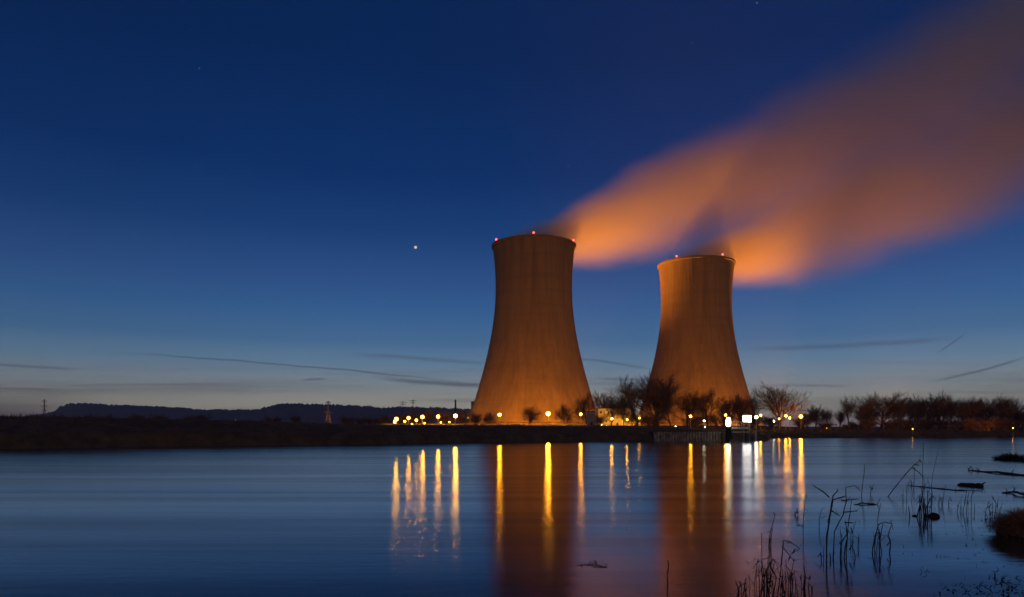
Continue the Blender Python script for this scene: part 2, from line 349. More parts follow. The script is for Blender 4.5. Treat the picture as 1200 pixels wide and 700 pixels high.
# ---------------------------------------------------------------- cooling towers
def tower_r(z):
    c = 75.0 if z < 113 else 84.0
    return 30.1 * math.sqrt(1 + ((z - 113) / c) ** 2)
HT = 146.4
def cooling_tower(loc, label, lamp_angles, turn):
    root = empty('cooling_tower', loc); tag(root, label, 'cooling tower', 'cooling towers of the power station')
    gz = loc[2]
    ang = []
    NR = 84
    for k in range(NR):
        a0 = 2 * math.pi * k / NR; st = 2 * math.pi / NR
        ang += [(a0, 0), (a0 + st * .80, 0), (a0 + st * .84, .09), (a0 + st * .96, .09)]
    zs = [7 + i * 3.0 for i in range(47)] + [HT]
    s = MB(); n = len(ang)
    for z in zs:
        r = tower_r(z)
        for (a, rb) in ang: s.v.append(((r + rb) * math.sin(a), -(r + rb) * math.cos(a), z - gz))
    for i in range(len(zs) - 1):
        for k in range(n):
            k2 = (k + 1) % n; s.f.append((i * n + k, i * n + k2, (i + 1) * n + k2, (i + 1) * n + k))
    s.build('shell', M['concrete'], root)
    inn = MB(); inn.lathe([(tower_r(z) - 0.8, z - gz) for z in zs[::-2]], 72); inn.build('inner_wall', M['concrete'], root, True)
    rm = MB(); rt = tower_r(HT)
    rm.lathe([(rt + .1, HT - gz - 1.6), (rt + .95, HT - gz - 1.3), (rt + .95, HT - gz + .25), (rt - .9, HT - gz + .25), (rt - .9, HT - gz - 1.0)], 96)
    rm.build('rim', M['concrete'], root)
    cols = MB(); rb = tower_r(7)
    for k in range(40):
        a = 2 * math.pi * k / 40
        for sgn in (-1, 1):
            a2 = a + sgn * math.pi / 40
            cols.tube([((rb + 3.0) * math.sin(a), -(rb + 3.0) * math.cos(a), 1.0), (rb * math.sin(a2), -rb * math.cos(a2), 7.2 - gz)], 0.45, 5)
    cols.build('support_columns', M['concrete'], root)
    bw = MB(); bw.lathe([(rb + 4.4, -1.5), (rb + 4.4, 2.0), (rb + 3.9, 2.0), (rb + 3.9, -1.5)], 80); bw.build('basin_wall', M['concrete'], root)
    for a in lamp_angles:
        a = R(a); L = MB(); p = ((rt + .3) * math.sin(a), -(rt + .3) * math.cos(a), HT - gz + .25)
        L.tube([p, (p[0], p[1], p[2] + 1.0)], 0.15, 6)
        ls = L.build('warning_lamp', M['dark_steel'], root)
        B = MB(); B.ball((p[0], p[1], p[2] + 1.45), 0.62, 10, 6); B.build('lamp_glass', M['red_lamp'], ls, True)
    return root
T1 = (17.2, 540.0, 4.5); T2 = (162.0, 601.0, 4.5)
cooling_tower(T1, 'larger left concrete cooling tower glowing orange at its foot, behind two small round trees', (-64, -2, 68), 0)
cooling_tower(T2, 'slightly smaller right concrete cooling tower rising behind the biggest bare tree', (-44, 26, 78), 0)

# ---------------------------------------------------------------- steam plumes (volumes)
def plume_mat(name, top0, slope, zb0, zbk, zbs, dens):
    m_ = bpy.data.materials.new(name); m_.use_nodes = True; t = NT(m_.node_tree); t.n.clear()
    co = t.new('ShaderNodeTexCoord').outputs['Object']; sp = t.new('ShaderNodeSeparateXYZ'); t.l.new(co, sp.inputs[0])
    x, y, z = sp.outputs
    zt = t.m('MULTIPLY_ADD', x, slope, top0)
    dxs = t.m('SUBTRACT', x, zbs); zb = t.m('MULTIPLY_ADD', t.m('MULTIPLY', dxs, dxs), zbk, zb0)
    zc = t.m('MULTIPLY', t.m('ADD', zt, zb), 0.5); rz = t.m('MAXIMUM', t.m('MULTIPLY', t.m('SUBTRACT', zt, zb), 0.5), 2.0)
    ry = t.m('MULTIPLY_ADD', t.m('MAXIMUM', x, -30.0), 0.17, 29.0)
    qz = t.m('DIVIDE', t.m('SUBTRACT', z, zc), rz); qy = t.m('DIVIDE', y, ry)
    q = t.m('SQRT', t.m('ADD', t.m('MULTIPLY', qz, qz), t.m('MULTIPLY', qy, qy)))
    nz = t.noise(t.mapping(co, (0.007, 0.018, 0.020), (slope * 9, 0, 0)), 1.0, 4, 0.55)
    q = t.m('ADD', q, t.m('MULTIPLY', t.m('SUBTRACT', nz, 0.5), 0.75))
    prof = t.smooth(q, 0.15, 1.0, 1.0, 0.0)
    dil = t.m('DIVIDE', 1500.0, t.m('MULTIPLY', t.m('ADD', rz, 8.0), ry))
    dn = t.m('MULTIPLY', t.m('MULTIPLY', prof, dil), dens)
    dn = t.m('MULTIPLY', dn, t.smooth(x, -34.0, 30.0, 0.5, 1.0))
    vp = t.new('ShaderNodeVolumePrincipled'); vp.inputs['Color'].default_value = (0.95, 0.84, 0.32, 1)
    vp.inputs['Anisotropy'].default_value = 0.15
    t.l.new(dn, vp.inputs['Density'])
    o = t.new('ShaderNodeOutputMaterial'); t.l.new(vp.outputs[0], o.inputs['Volume'])
    m_.cycles.volume_step_rate = 0.35 if hasattr(m_, 'cycles') and hasattr(m_.cycles, 'volume_step_rate') else 1
    return m_
def plume(tower, label, slope, zb0, zbk, zbs, dens, length):
    top0 = HT + 22
    b = MB(); n = 24; secs = []
    x = -31.0
    while x < length: secs.append(x); x += 14 + max(0, x) * .08
    secs.append(length)
    for x in secs:
        zt = top0 + slope * x; zb = zb0 + zbk * (x - zbs) ** 2; zb_ = min(zb, zt - 4)
        zc = (zt + zb_) / 2; rz = (zt - zb_) / 2; ry = 29 + .17 * max(x, -30)
        if x < 0:
            ry *= max(.1, math.sqrt(max(0.0, 1 - (x / 31.5) ** 2)))
        for k in range(n):
            a = 2 * math.pi * k / n; zz = zc + rz * 1.18 * math.sin(a)
            b.v.append((x, ry * 1.18 * math.cos(a), zz - 0))
    for i in range(len(secs) - 1):
        for k in range(n):
            k2 = (k + 1) % n; b.f.append((i * n + k, i * n + k2, (i + 1) * n + k2, (i + 1) * n + k))
    b.f.append(tuple(range(n))[::-1]); b.f.append(tuple((len(secs) - 1) * n + k for k in range(n)))
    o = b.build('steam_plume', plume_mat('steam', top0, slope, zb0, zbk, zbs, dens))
    o.location = (tower[0], tower[1], 0); o.rotation_euler = (0, 0, math.atan2(0.3, 1.0))
    tag(o, label, 'steam', 'steam plumes of the cooling towers'); return o
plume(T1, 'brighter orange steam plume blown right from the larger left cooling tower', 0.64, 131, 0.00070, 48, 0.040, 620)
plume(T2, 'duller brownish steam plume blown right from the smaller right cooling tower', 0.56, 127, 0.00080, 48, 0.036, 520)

# ---------------------------------------------------------------- lamps
def flood(loc, target, power, angle, label, group, col=SODIUM, blend=1.0):
    root = empty('floodlight', loc); tag(root, label, 'floodlight', group)
    dvec = (Vector(target) - Vector(loc)).normalized()
    rotq = dvec.to_track_quat('-Z', 'Y')
    h = MB(); h.tube([(0, 0, -2.0), (0, 0, -0.3)], 0.09, 8); h.build('post', M['dark_steel'], root)
    hs = MB(); hs.lathe([(0.02, .34), (.30, .30), (.42, .05), (.45, -.12), (.42, -.12), (.38, .04), (.02, .22)], 14)
    ho = hs.build('housing', M['dark_steel'], root, True); ho.rotation_mode = 'QUATERNION'; ho.rotation_quaternion = rotq
    ld = bpy.data.lights.new('flood', 'SPOT'); ld.energy = power; ld.color = col; ld.spot_size = R(angle); ld.spot_blend = blend; ld.shadow_soft_size = 0.35 if power < 5e5 else 7.0
    lo = bpy.data.objects.new('flood_beam', ld); COL.objects.link(lo); lo.parent = root; lo.rotation_mode = 'QUATERNION'
    lo.rotation_quaternion = rotq; lo.location = dvec * 0.5
    return root
gz = 4.5
GF = 'unseen floodlights aimed at the cooling towers'  # unseen lamps, spaced and powered for the orange glow up the shells
ORANGE = (1.0, 0.30, 0.012)
for (tx, ty, nm) in ((T1[0], T1[1], 'larger'), (T2[0], T2[1], 'smaller')):
    for (ox, dd, pw, pos) in ((-74, 50, 1.25, 'leftmost'), (-20, 78, 1.25, 'second from left'), (20, 78, 1.4, 'second from right'), (74, 48, 1.5, 'rightmost')):
        flood((tx + ox, ty - dd, gz + 2), (tx + ox * .5, ty - 40, 16), 4.5e4 * pw * (1.0 if nm == 'larger' else 0.85), 150, '%s unseen floodlight on the grass in front of the %s cooling tower' % (pos, nm), GF, ORANGE)
    flood((tx - 6, ty - 150, gz + 2), (tx, ty, 90), 1.15e5, 80, 'farthest unseen floodlight before the %s cooling tower, aimed at its upper half' % nm, GF, ORANGE)
GP = 'floodlights shining up into the steam'
flood((26, 626, gz + 2), (100, 572, 195), 6.0e6, 66, 'dark floodlight behind the larger tower, aimed up at the steam', GP, (1.0, 0.31, 0.03))
flood((255, 665, gz + 2), (262, 640, 190), 0.7e6, 95, 'dark floodlight behind the smaller tower, aimed up at the steam', GP, (1.0, 0.30, 0.03))

flood((264, 670, gz + 2), (158, 584, 228), 3.6e6, 74, 'unseen fill floodlight behind the right foot of the smaller tower, aimed up at the steam', GP, (1.0, 0.30, 0.03))  # added fill, brightens the steam shaded by the smaller tower
flood((400, 730, gz + 2), (440, 670, 310), 1.9e6, 110, 'added unseen floodlight behind the right grove, aimed up at the far end of the steam', GP, (1.0, 0.30, 0.05))  # added to put more orange into the far steam

GL = 'lamp posts along the plant fence'
def lamp_post(px, py, Y, label, r=0.55, m='sodium', group=GL, arm=False):
    p = at(px, py, Y); z0 = ground_z(p.x, p.y) - .1
    root = empty('lamp_post', (p.x, p.y, z0)); tag(root, label, 'lamp', group)
    h = max(0.7, p.z - z0)
    b = MB(); b.tube([(0, 0, 0), (0, 0, h * .5), (0, 0, h - r)], [0.14, .11, .08], 8); b.build('pole', M['pale_steel'], root)
    c = MB(); c.lathe([(r * .10, h + r * 1.06), (r * .30, h + r * 1.0), (r * .32, h + r * .93), (r * .1, h + r * 1.0)], 10); c.build('lamp_cap', M['dark_steel'], root)
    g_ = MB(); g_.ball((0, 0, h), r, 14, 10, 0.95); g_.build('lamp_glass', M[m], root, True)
    return root
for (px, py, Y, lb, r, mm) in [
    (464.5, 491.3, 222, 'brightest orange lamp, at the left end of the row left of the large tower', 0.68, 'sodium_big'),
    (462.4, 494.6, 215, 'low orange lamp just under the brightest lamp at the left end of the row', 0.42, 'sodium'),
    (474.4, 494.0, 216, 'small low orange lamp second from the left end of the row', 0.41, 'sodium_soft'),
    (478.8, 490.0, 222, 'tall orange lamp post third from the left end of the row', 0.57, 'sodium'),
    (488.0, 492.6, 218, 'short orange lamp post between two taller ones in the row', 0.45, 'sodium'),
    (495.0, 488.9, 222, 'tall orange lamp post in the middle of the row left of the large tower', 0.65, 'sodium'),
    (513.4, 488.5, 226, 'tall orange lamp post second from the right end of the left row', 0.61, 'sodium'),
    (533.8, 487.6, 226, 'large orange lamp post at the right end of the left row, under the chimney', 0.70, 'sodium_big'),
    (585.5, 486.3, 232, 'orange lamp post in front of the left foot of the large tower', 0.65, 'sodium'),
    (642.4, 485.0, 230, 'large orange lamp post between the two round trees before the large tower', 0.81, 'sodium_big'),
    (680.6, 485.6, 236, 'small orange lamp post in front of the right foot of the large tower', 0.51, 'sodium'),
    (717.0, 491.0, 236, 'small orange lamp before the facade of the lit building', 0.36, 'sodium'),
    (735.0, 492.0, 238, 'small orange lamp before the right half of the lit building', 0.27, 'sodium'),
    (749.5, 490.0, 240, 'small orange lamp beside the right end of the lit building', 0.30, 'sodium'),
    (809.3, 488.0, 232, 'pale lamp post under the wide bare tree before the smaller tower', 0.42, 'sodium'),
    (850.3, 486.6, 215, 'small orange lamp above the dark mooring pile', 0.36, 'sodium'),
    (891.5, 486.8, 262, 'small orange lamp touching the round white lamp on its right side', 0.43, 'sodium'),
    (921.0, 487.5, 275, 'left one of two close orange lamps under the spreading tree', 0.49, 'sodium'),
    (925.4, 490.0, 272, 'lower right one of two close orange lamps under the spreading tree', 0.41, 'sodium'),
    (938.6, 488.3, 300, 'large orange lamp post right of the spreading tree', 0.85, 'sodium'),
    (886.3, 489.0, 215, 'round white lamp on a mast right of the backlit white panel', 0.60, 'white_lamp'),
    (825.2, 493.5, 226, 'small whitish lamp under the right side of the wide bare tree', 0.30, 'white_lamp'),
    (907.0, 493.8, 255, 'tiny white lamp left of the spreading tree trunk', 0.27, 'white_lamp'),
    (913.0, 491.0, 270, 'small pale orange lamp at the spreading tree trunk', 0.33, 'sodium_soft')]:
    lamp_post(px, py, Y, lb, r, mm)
GB = 'low lights near the ground of the far bank'
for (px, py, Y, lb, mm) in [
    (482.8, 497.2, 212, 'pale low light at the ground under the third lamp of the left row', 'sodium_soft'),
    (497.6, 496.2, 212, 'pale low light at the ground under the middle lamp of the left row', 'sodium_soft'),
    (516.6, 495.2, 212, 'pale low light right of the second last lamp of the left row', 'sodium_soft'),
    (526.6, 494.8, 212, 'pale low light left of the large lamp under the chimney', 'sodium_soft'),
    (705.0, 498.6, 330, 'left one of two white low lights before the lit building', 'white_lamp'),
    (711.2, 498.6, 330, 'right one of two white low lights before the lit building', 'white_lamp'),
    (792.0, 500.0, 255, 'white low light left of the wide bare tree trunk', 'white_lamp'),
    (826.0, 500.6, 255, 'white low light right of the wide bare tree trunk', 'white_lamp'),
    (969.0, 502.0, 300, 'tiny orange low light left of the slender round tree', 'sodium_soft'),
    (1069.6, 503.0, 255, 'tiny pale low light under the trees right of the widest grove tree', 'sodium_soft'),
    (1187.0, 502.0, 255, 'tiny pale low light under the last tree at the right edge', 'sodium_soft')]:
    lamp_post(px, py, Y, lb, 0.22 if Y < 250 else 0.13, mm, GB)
for (x_, nm) in ((118, 'left'), (160, 'middle'), (205, 'right')):  # unseen lamps added to throw warm light on the grove
    flood((x_, 292, 3.4), (x_ + 3, 325, 9), 3.6e3, 150, 'small added unseen floodlight low on the %s part of the right bank, aimed at the grove' % nm, 'floodlights at the grove', ORANGE)
# glowing arch of light behind the slender tree
flood((190, 400, 5), (200, 440, 10), 6e3, 150, 'small floodlight on the ground behind the slender round tree', 'floodlights at the grove')

# ---------------------------------------------------------------- buildings, chimney, pylons
def window(parent, c, w_, h_, m='glass', back=False):
    fr = MB(); fr.box((c[0], c[1] - .04, c[2]), (w_ + .16, .10, h_ + .16)); f = fr.build('window', M['white'], parent)
    p_ = MB(); p_.box((c[0], c[1] - .10, c[2]), (w_, .06, h_)); p_.build('pane', M[m], f)
def block_building(px0, px1, ptop, Y, depth, label, name='building', wall='facade', rows=2, ncol=5, lit=(), side=None):
    a = at(px0, ptop, Y); b_ = at(px1, ptop, Y); W = b_.x - a.x; z0 = ground_z((a.x + b_.x) / 2, Y) - .3; H = a.z - z0
    root = empty(name, ((a.x + b_.x) / 2, Y + depth / 2, z0)); tag(root, label, 'building')
    wl = MB(); wl.box((0, 0, H / 2 - .15), (W, depth, H - .3)); wl.build('wall', M[wall], root)
    rf = MB(); rf.box((0, 0, H - .12), (W + .5, depth + .5, .30)); rf.build('roof', M['roof'], root)
    for r_ in range(rows):
        for c in range(ncol):
            x = -W / 2 + W * (c + .5) / ncol; z = H * (r_ + .55) / rows - .1
            if r_ == 0 and c == ncol // 2: continue
            window(root, (x, -depth / 2, z), min(1.3, W / ncol * .5), min(1.5, H / rows * .42), 'amber_window' if (r_, c) in lit else 'glass')
    dr = MB(); dr.box((-W / 2 + W * (ncol // 2 + .5) / ncol, -depth / 2 - .06, 1.25), (1.1, .12, 2.1)); dr.build('door', M['dark_steel'], root)
    return root
bd = block_building(701, 740, 478.5, 450, 16, 'flat roofed plaster building lit orange behind bare trees', rows=2, ncol=6, lit=((1, 1), (1, 4), (0, 4)))
block_building(740.4, 750.5, 485.5, 447, 11, 'lower annex at the right end of the lit plaster building', rows=1, ncol=3, lit=((0, 2),))
block_building(689, 697.5, 482, 330, 6, 'windowless bluish grey shed left of the lit building', name='shed', wall='panel', rows=0, ncol=1)
block_building(546, 556.5, 480.5, 620, 26, 'pale boxy plant building beside the left foot of the large tower', wall='facade', rows=3, ncol=2, lit=((1, 0),))
block_building(552, 562, 470.5, 660, 30, 'taller grey plant block half hidden behind the large tower', wall='panel', rows=4, ncol=2)
# real lamps that wash the facade
flood((76, 430, 5.5), (72, 450, 8), 1.4e4, 150, 'small floodlight on the grass before the left half of the lit building', 'floodlights washing the plaster building')
flood((66, 430, 5.5), (62, 450, 8), 1.4e4, 150, 'small floodlight on the grass before the middle of the lit building', 'floodlights washing the plaster building')
flood((82, 432, 5.5), (81, 447, 7), 7e3, 150, 'small floodlight on the grass before the lower annex', 'floodlights washing the plaster building')
p = at(533.8, 468.5, 900); ch = empty('chimney', (p.x, p.y, 3.4)); tag(ch, 'thin dark chimney behind the large lamp of the left row', 'chimney')
b = MB(); b.lathe([(1.35, 0), (1.0, p.z - 3.4), (.8, p.z - 3.4), (.8, p.z - 6)], 14); b.build('stack', M['dark_steel'], ch, True)
b = MB(); b.lathe([(1.02, p.z - 6.2), (1.5, p.z - 6.0), (1.5, p.z - 5.6), (1.02, p.z - 5.6)], 14); b.build('platform', M['steel'], ch)

def pylon(px, ptop, Y, label, arms, basew=6.5, topw=1.0, th=.3, z0=None, m='steel', halfarm=8):
    p = at(px, ptop, Y); z0 = ground_z(p.x, p.y) if z0 is None else z0; H = p.z - z0
    root = empty('power_pylon', (p.x, p.y, z0), 0.15); tag(root, label, 'pylon', 'lattice power pylons beyond the fields')
    def hw(z): return (basew + (topw - basew) * min(1, z / (H * .72))) / 2 if z < H * .72 else topw / 2
    b = MB(); n = 9
    for sx in (-1, 1):
        for sy in (-1, 1):
            b.tube([(sx * hw(H * i / n), sy * hw(H * i / n), H * i / n) for i in range(n + 1)], th, 4)
    for i in range(n):
        z1, z2 = H * i / n, H * (i + 1) / n; a, c = hw(z1), hw(z2)
        for sgn in (-1, 1):
            b.tube([(-a, sgn * a, z1), (c, sgn * c, z2)], th * .6, 4); b.tube([(a, sgn * a, z1), (-c, sgn * c, z2)], th * .6, 4)
            b.tube([(sgn * a, -a, z1), (sgn * c, c, z2)], th * .6, 4)
    b.build('lattice_mast', M[m], root)
    for fz, L in arms:
        z = H * fz; c = MB()
        for sg in (-1, 1):
            c.tube([(sg * L, 0, z), (0, .5, z + .2)], th * .8, 4); c.tube([(sg * L, 0, z), (0, -.5, z + .2)], th * .8, 4); c.tube([(sg * L, 0, z), (0, 0, z + 1.6)], th * .7, 4)
            for q in (.5, .95): c.tube([(sg * L * q, 0, z), (sg * L * q, 0, z - 1.8)], th * .5, 4)
        c.build('cross_arm', M[m], root)
pylon(52, 468.0, 1200, 'lattice power pylon alone at the left end of the long hill', [(.92, 4.5), (.74, 6), (.58, 5)])
pylon(384.6, 470.0, 820, 'orange lit lattice power pylon in front of the hill, left of the lamps', [(.93, 3), (.55, 5.5)], basew=7, th=.3)
pp = at(384, 498, 806); flood((pp.x, pp.y, 5.5), (pp.x + 1, 820, 22), 1.2e4, 90, 'small unseen floodlight at the foot of the orange lit pylon', 'floodlights at the pylon', ORANGE)  # unseen lamp added for the orange light on the pylon
pylon(472, 470.5, 2300, 'left one of two distant power pylons over the hill crest', [(.96, 13), (.88, 9)], basew=9, th=.55, z0=4, m='dark_steel')
pylon(484, 468.5, 2300, 'right one of two distant power pylons over the hill crest', [(.96, 14), (.88, 9)], basew=9, th=.55, z0=4, m='dark_steel')

# ---------------------------------------------------------------- quay, mooring pile, landing stage, lit panel
a = at(766, 517, 187.5); e_ = at(849, 517, 187.5)
qw = empty('sheet_pile_wall', ((a.x + e_.x) / 2, 187.5, 0)); qw.scale = (K, K, K); tag(qw, 'ribbed steel sheet pile quay wall under the big bare trees', 'wall')
b = MB(); L = (e_.x - a.x) / K; per = 0.5; n = int(L / per); pts = []
for k in range(n + 1):
    x = -L / 2 + k * per; pts += [(x, 0), (x + .12, 0), (x + .2, -.26), (x + .42, -.26)]
for (x, y) in pts: b.v.append((x, y, -1.2)); b.v.append((x, y, 1.62))
for k in range(len(pts) - 1): b.f.append((2 * k, 2 * k + 2, 2 * k + 3, 2 * k + 1))
b.build('sheet_piling', mat('rusty pale sheet piling', (0.45, 0.43, 0.38), (0.16, 0.13, 0.10), 1.5, 0.7), qw)
b = MB(); b.box((0, .1, 1.72), (L + .3, .75, .20)); b.build('capping_beam', M['dark_steel'], qw)
b = MB(); b.box((0, 1.9, .75), (L, 3.2, 1.6)); b.build('backfill', M['soil'], qw)
p = at(853.5, 517, 185.6); mp = empty('mooring_pile', (p.x, p.y, 0)); mp.scale = (K, K, K); tag(mp, 'thick dark mooring pile with a glowing white head at the end of the quay wall', 'mooring pile')
b = MB(); b.lathe([(.50, -1.5), (.48, 2.0), (.56, 2.05), (.56, 2.45), (.05, 2.5)], 16); b.build('pile', M['dark_steel'], mp, True)
b = MB(); b.tube([(-.62, -.1, -1), (-.62, -.1, 2.3)], .07, 6); b.build('ladder_rail', M['pale_steel'], mp)
b = MB(); b.lathe([(.05, 2.55), (.34, 2.6), (.40, 3.3), (.30, 3.95), (.05, 4.05)], 14); b.build('lamp_glass', emit('mooring lamp glass', (1.0, .90, .62), 13.0), mp, True)
b = MB(); b.lathe([(.42, 4.06), (.46, 4.10), (.05, 4.3)], 14); b.build('lamp_cap', M['dark_steel'], mp)
p = at(866, 517, 187.2); ls = empty('landing_stage', (p.x, p.y, 0)); ls.scale = (K, K, K); tag(ls, 'pale landing stage with a handrail beside the mooring pile', 'landing stage')
b = MB(); b.box((0, 0.3, 2.25), (3.3, 1.4, .34)); b.build('deck', M['pale_steel'], ls)
b = MB(); b.box((0, -.2, 1.55), (3.2, .16, .16)); b.build('brace_beam', M['pale_steel'], ls)
for x in (-1.2, 1.25):
    b = MB(); b.tube([(x, .3, -1.5), (x, .3, 2.1)], .16, 8); b.build('leg', M['dark_steel'], ls)
for x in (-1.5, -.5, .4, 1.4):
    b = MB(); b.tube([(x, -.3, 2.42), (x, -.3, 3.3)], .045, 6); b.build('rail_post', M['pale_steel'], ls)
b = MB(); b.tube([(-1.5, -.3, 3.3), (1.4, -.3, 3.3)], .04, 6); b.build('handrail', M['pale_steel'], ls)
p = at(858.5, 516, 184.8); fl = empty('pontoon', (p.x, p.y, 0)); fl.scale = (K, K, K); tag(fl, 'small pale flat pontoon floating at the foot of the mooring pile', 'pontoon')
b = MB(); b.box((0.1, 0, .12), (1.1, 1.5, .34)); b.build('hull', M['pale_steel'], fl)
b = MB(); b.box((0.1, -.77, .2), (1.0, .06, .12)); b.build('fender', M['dark_steel'], fl)
p = at(875.6, 491, 190.5); sg = empty('lit_sign', (p.x, p.y, ground_z(p.x, p.y))); sg.scale = (K, K, K); tag(sg, 'blank backlit white panel on two posts above the landing stage', 'sign')
zc = (p.z - sg.location.z) / K
b = MB(); b.box((0, 0, zc), (1.42, .12, 1.15)); b.build('panel', M['white_panel'], sg)
b = MB(); b.box((0, .10, zc), (1.56, .06, 1.29)); b.build('panel_frame', M['dark_steel'], sg)
for x in (-.5, .5):
    b = MB(); b.tube([(x, .18, -.3), (x, .18, zc + .4)], .06, 6); b.build('post', M['pale_steel'], sg)
p = at(885.6, 508, 196); po = empty('gauge_post', (p.x, p.y, ground_z(p.x, p.y) - .3)); po.scale = (K, K, K); tag(po, 'upright pale gauge board on the bank under the round white lamp', 'gauge board')
b = MB(); b.box((0, 0, 1.2), (.34, .06, 2.2)); b.build('board', M['pale_steel'], po)
b = MB(); b.tube([(0, .08, -.3), (0, .08, 2.4)], .05, 6); b.build('post', M['dark_steel'], po)
p = at(276, 501, 165); z0 = ground_z(p.x, p.y); mk = empty('marker_post', (p.x, p.y, z0 - .1)); mk.scale = (1.1, 1.1, 1.1); tag(mk, 'small white marker post standing on the grassy left bank', 'marker post')
b = MB(); b.box((0, 0, .45), (.22, .16, .9)); b.build('post', M['white'], mk)
b = MB(); b.box((-.20, 0.02, .5), (.16, .12, .9)); b.build('back_board', M['dark_steel'], mk)

def lit_strip(p0, p1, Y, top, label):  # added pale strips that catch lamplight, standing in for the lit ground line
    a = at(p0, top, Y); b_ = at(p1, top, Y); z0 = min(ground_z(a.x, Y), ground_z(b_.x, Y)) - .3
    root = empty('lit_strip', ((a.x + b_.x) / 2, Y, z0)); tag(root, label, 'wall', 'added strips for the lit ground line'); L = b_.x - a.x; H = a.z - z0
    w_ = MB(); w_.box((0, 0, H / 2 - .06), (L, .25, H - .12)); w_.build('wall', M['facade'], root)
    c_ = MB(); c_.box((0, 0, H - .05), (L + .1, .36, .10)); c_.build('strip_top', M['pale_steel'], root)
lit_strip(438, 548, 236, 496.6, 'long low pale strip added to catch the light of the row of lamps left of the large tower')
lit_strip(560, 612, 240, 497.2, 'short added strip catching light under the lamp at the left foot of the large tower')
lit_strip(632, 688, 240, 497.2, 'short added strip catching light under the lamp between the two round trees')

# ---------------------------------------------------------------- trees
def make_tree(seed, H, spread, up=0.55, levels=5, n0=7, trunk=0.22, tw='twig', fork=0.25, dens=1.0, bushy=False):
    r = random.Random(seed); tr = MB(); cr = MB()
    def grow(p, d, L, rad, lev, mb):
        nseg = 4 if lev < 2 else 3 if lev < 4 else 2
        pts = [p]; rads = [rad]; dd = d.copy(); q = p.copy()
        end = rad * (0.55 if lev else 0.62)
        for i in range(nseg):
            dd = (dd + Vector((r.gauss(0, .13), r.gauss(0, .13), r.gauss(0.035, .09)))).normalized()
            q = q + dd * (L / nseg); pts.append(q.copy()); rads.append(rad + (end - rad) * (i + 1) / nseg)
        mb.tube(pts, rads, 6 if lev == 0 else 5 if lev == 1 else 3, cap=lev < 1)
        if lev >= levels: return
        nb = [n0, 6, 5, 5, 4][min(lev, 4)]
        nb = max(2, int(nb * dens + r.random()))
        for k in range(nb):
            f = (fork + (1 - fork) * (k + r.random()) / nb) if lev == 0 else (0.25 + 0.75 * (k + r.random()) / nb)
            f = min(f, .99); i = min(int(f * nseg), nseg - 1); s_ = f * nseg - i
            b0 = pts[i].lerp(pts[i + 1], s_); dl = (pts[i + 1] - pts[i]).normalized()
            az = r.random() * 6.283 if lev else 2.4 * k + r.random()
            side = dl.cross(Vector((math.cos(az), math.sin(az), .3))).normalized()
            an = r.uniform(.45, .95) * (spread if lev < 2 else 1.0)
            nd = (dl * math.cos(an) + side * math.sin(an) + Vector((0, 0, up * .35))).normalized()
            rr = rads[i] * r.uniform(.42, .66)
            LL = L * (r.uniform(.62, .9) if lev == 0 else r.uniform(.5, .78)) * (1.1 - .3 * f)
            grow(b0, nd, LL, max(rr, .007), lev + 1, cr)
        grow(pts[-1], dd, L * .62, max(end, .007), lev + 1, cr)
    base = Vector((0, 0, -.3))
    if bushy:
        for k in range(7):
            a = r.random() * 6.28; grow(base + Vector((math.cos(a) * .25, math.sin(a) * .25, 0)), Vector((math.cos(a) * spread * r.uniform(.2, .7), math.sin(a) * spread * r.uniform(.2, .7), 1)).normalized(), H * .46 * r.uniform(.7, 1.05), trunk * .5, 1, tr if k < 2 else cr)
    else:
        grow(base, Vector((r.uniform(-.06, .06), r.uniform(-.06, .06), 1)), H * .48, trunk, 0, tr)
    zt = sorted(v[2] for v in cr.v)[int(len(cr.v) * .995)]; k = H / zt
    xs_ = sorted(math.hypot(v[0], v[1]) for v in cr.v); wr = xs_[int(len(xs_) * .96)] * k
    for mb in (tr, cr): mb.v = [(x * k, y * k, z * k) for (x, y, z) in mb.v]
    root = empty('bare_tree', (0, -500, -60)); a = tr.build('trunk', M['bark'], root); b = cr.build('crown', M[tw], root)
    return root, wr
PROT = {
 'vase':   make_tree(11, 10, .75, .9, 4, 9, .24, fork=.22, dens=1.15),
 'wide':   make_tree(23, 10, 1.15, .35, 4, 9, .22, fork=.25, dens=1.15),
 'wide2':  make_tree(37, 10, 1.05, .45, 4, 9, .22, fork=.28, dens=1.1),
 'round':  make_tree(41, 10, 1.0, .5, 4, 9, .17, fork=.5, dens=1.1),
 'grove':  make_tree(53, 10, .9, .6, 4, 10, .20, fork=.2, dens=1.25, tw='red_twig'),
 'grove2': make_tree(67, 10, 1.0, .5, 4, 10, .20, fork=.24, dens=1.2, tw='red_twig'),
 'shrub':  make_tree(71, 5, .9, .55, 4, 6, .16, dens=1.2, bushy=True),
 'shrub2': make_tree(83, 5, 1.1, .4, 4, 6, .16, dens=1.25, tw='red_twig', bushy=True),
 'cone':   make_tree(97, 10, 1.05, .15, 4, 13, .18, fork=.12, dens=1.2),
}
used = set()
def tree(kind, px, pbase, ptop, hwpx, Y, label, group, cat='tree', name=None, rz=0.0):
    root, wr = PROT[kind]; H0 = 5 if 'shrub' in kind else 10
    o = root if kind not in used else copy_tree(root); used.add(kind)
    Y *= K; x = (px - 600) / F * Y; z0 = ground_z(x, Y) - .05
    top = CAMZ + (500 - ptop) / F * Y; H = top - z0; s = H / H0; sw = 1.18 * (hwpx / F * Y) / wr
    sw = min(max(sw, s * .55), s * 2.1)
    o.location = (x, Y, z0); o.scale = (sw, sw, s); o.rotation_euler = (0, 0, rz)
    if name: o.name = name
    tag(o, label, cat, group); return o
GT = 'bare trees in front of the cooling towers'; GG = 'bare trees of the grove along the right bank'; GS = 'low bushes far off on the left field'
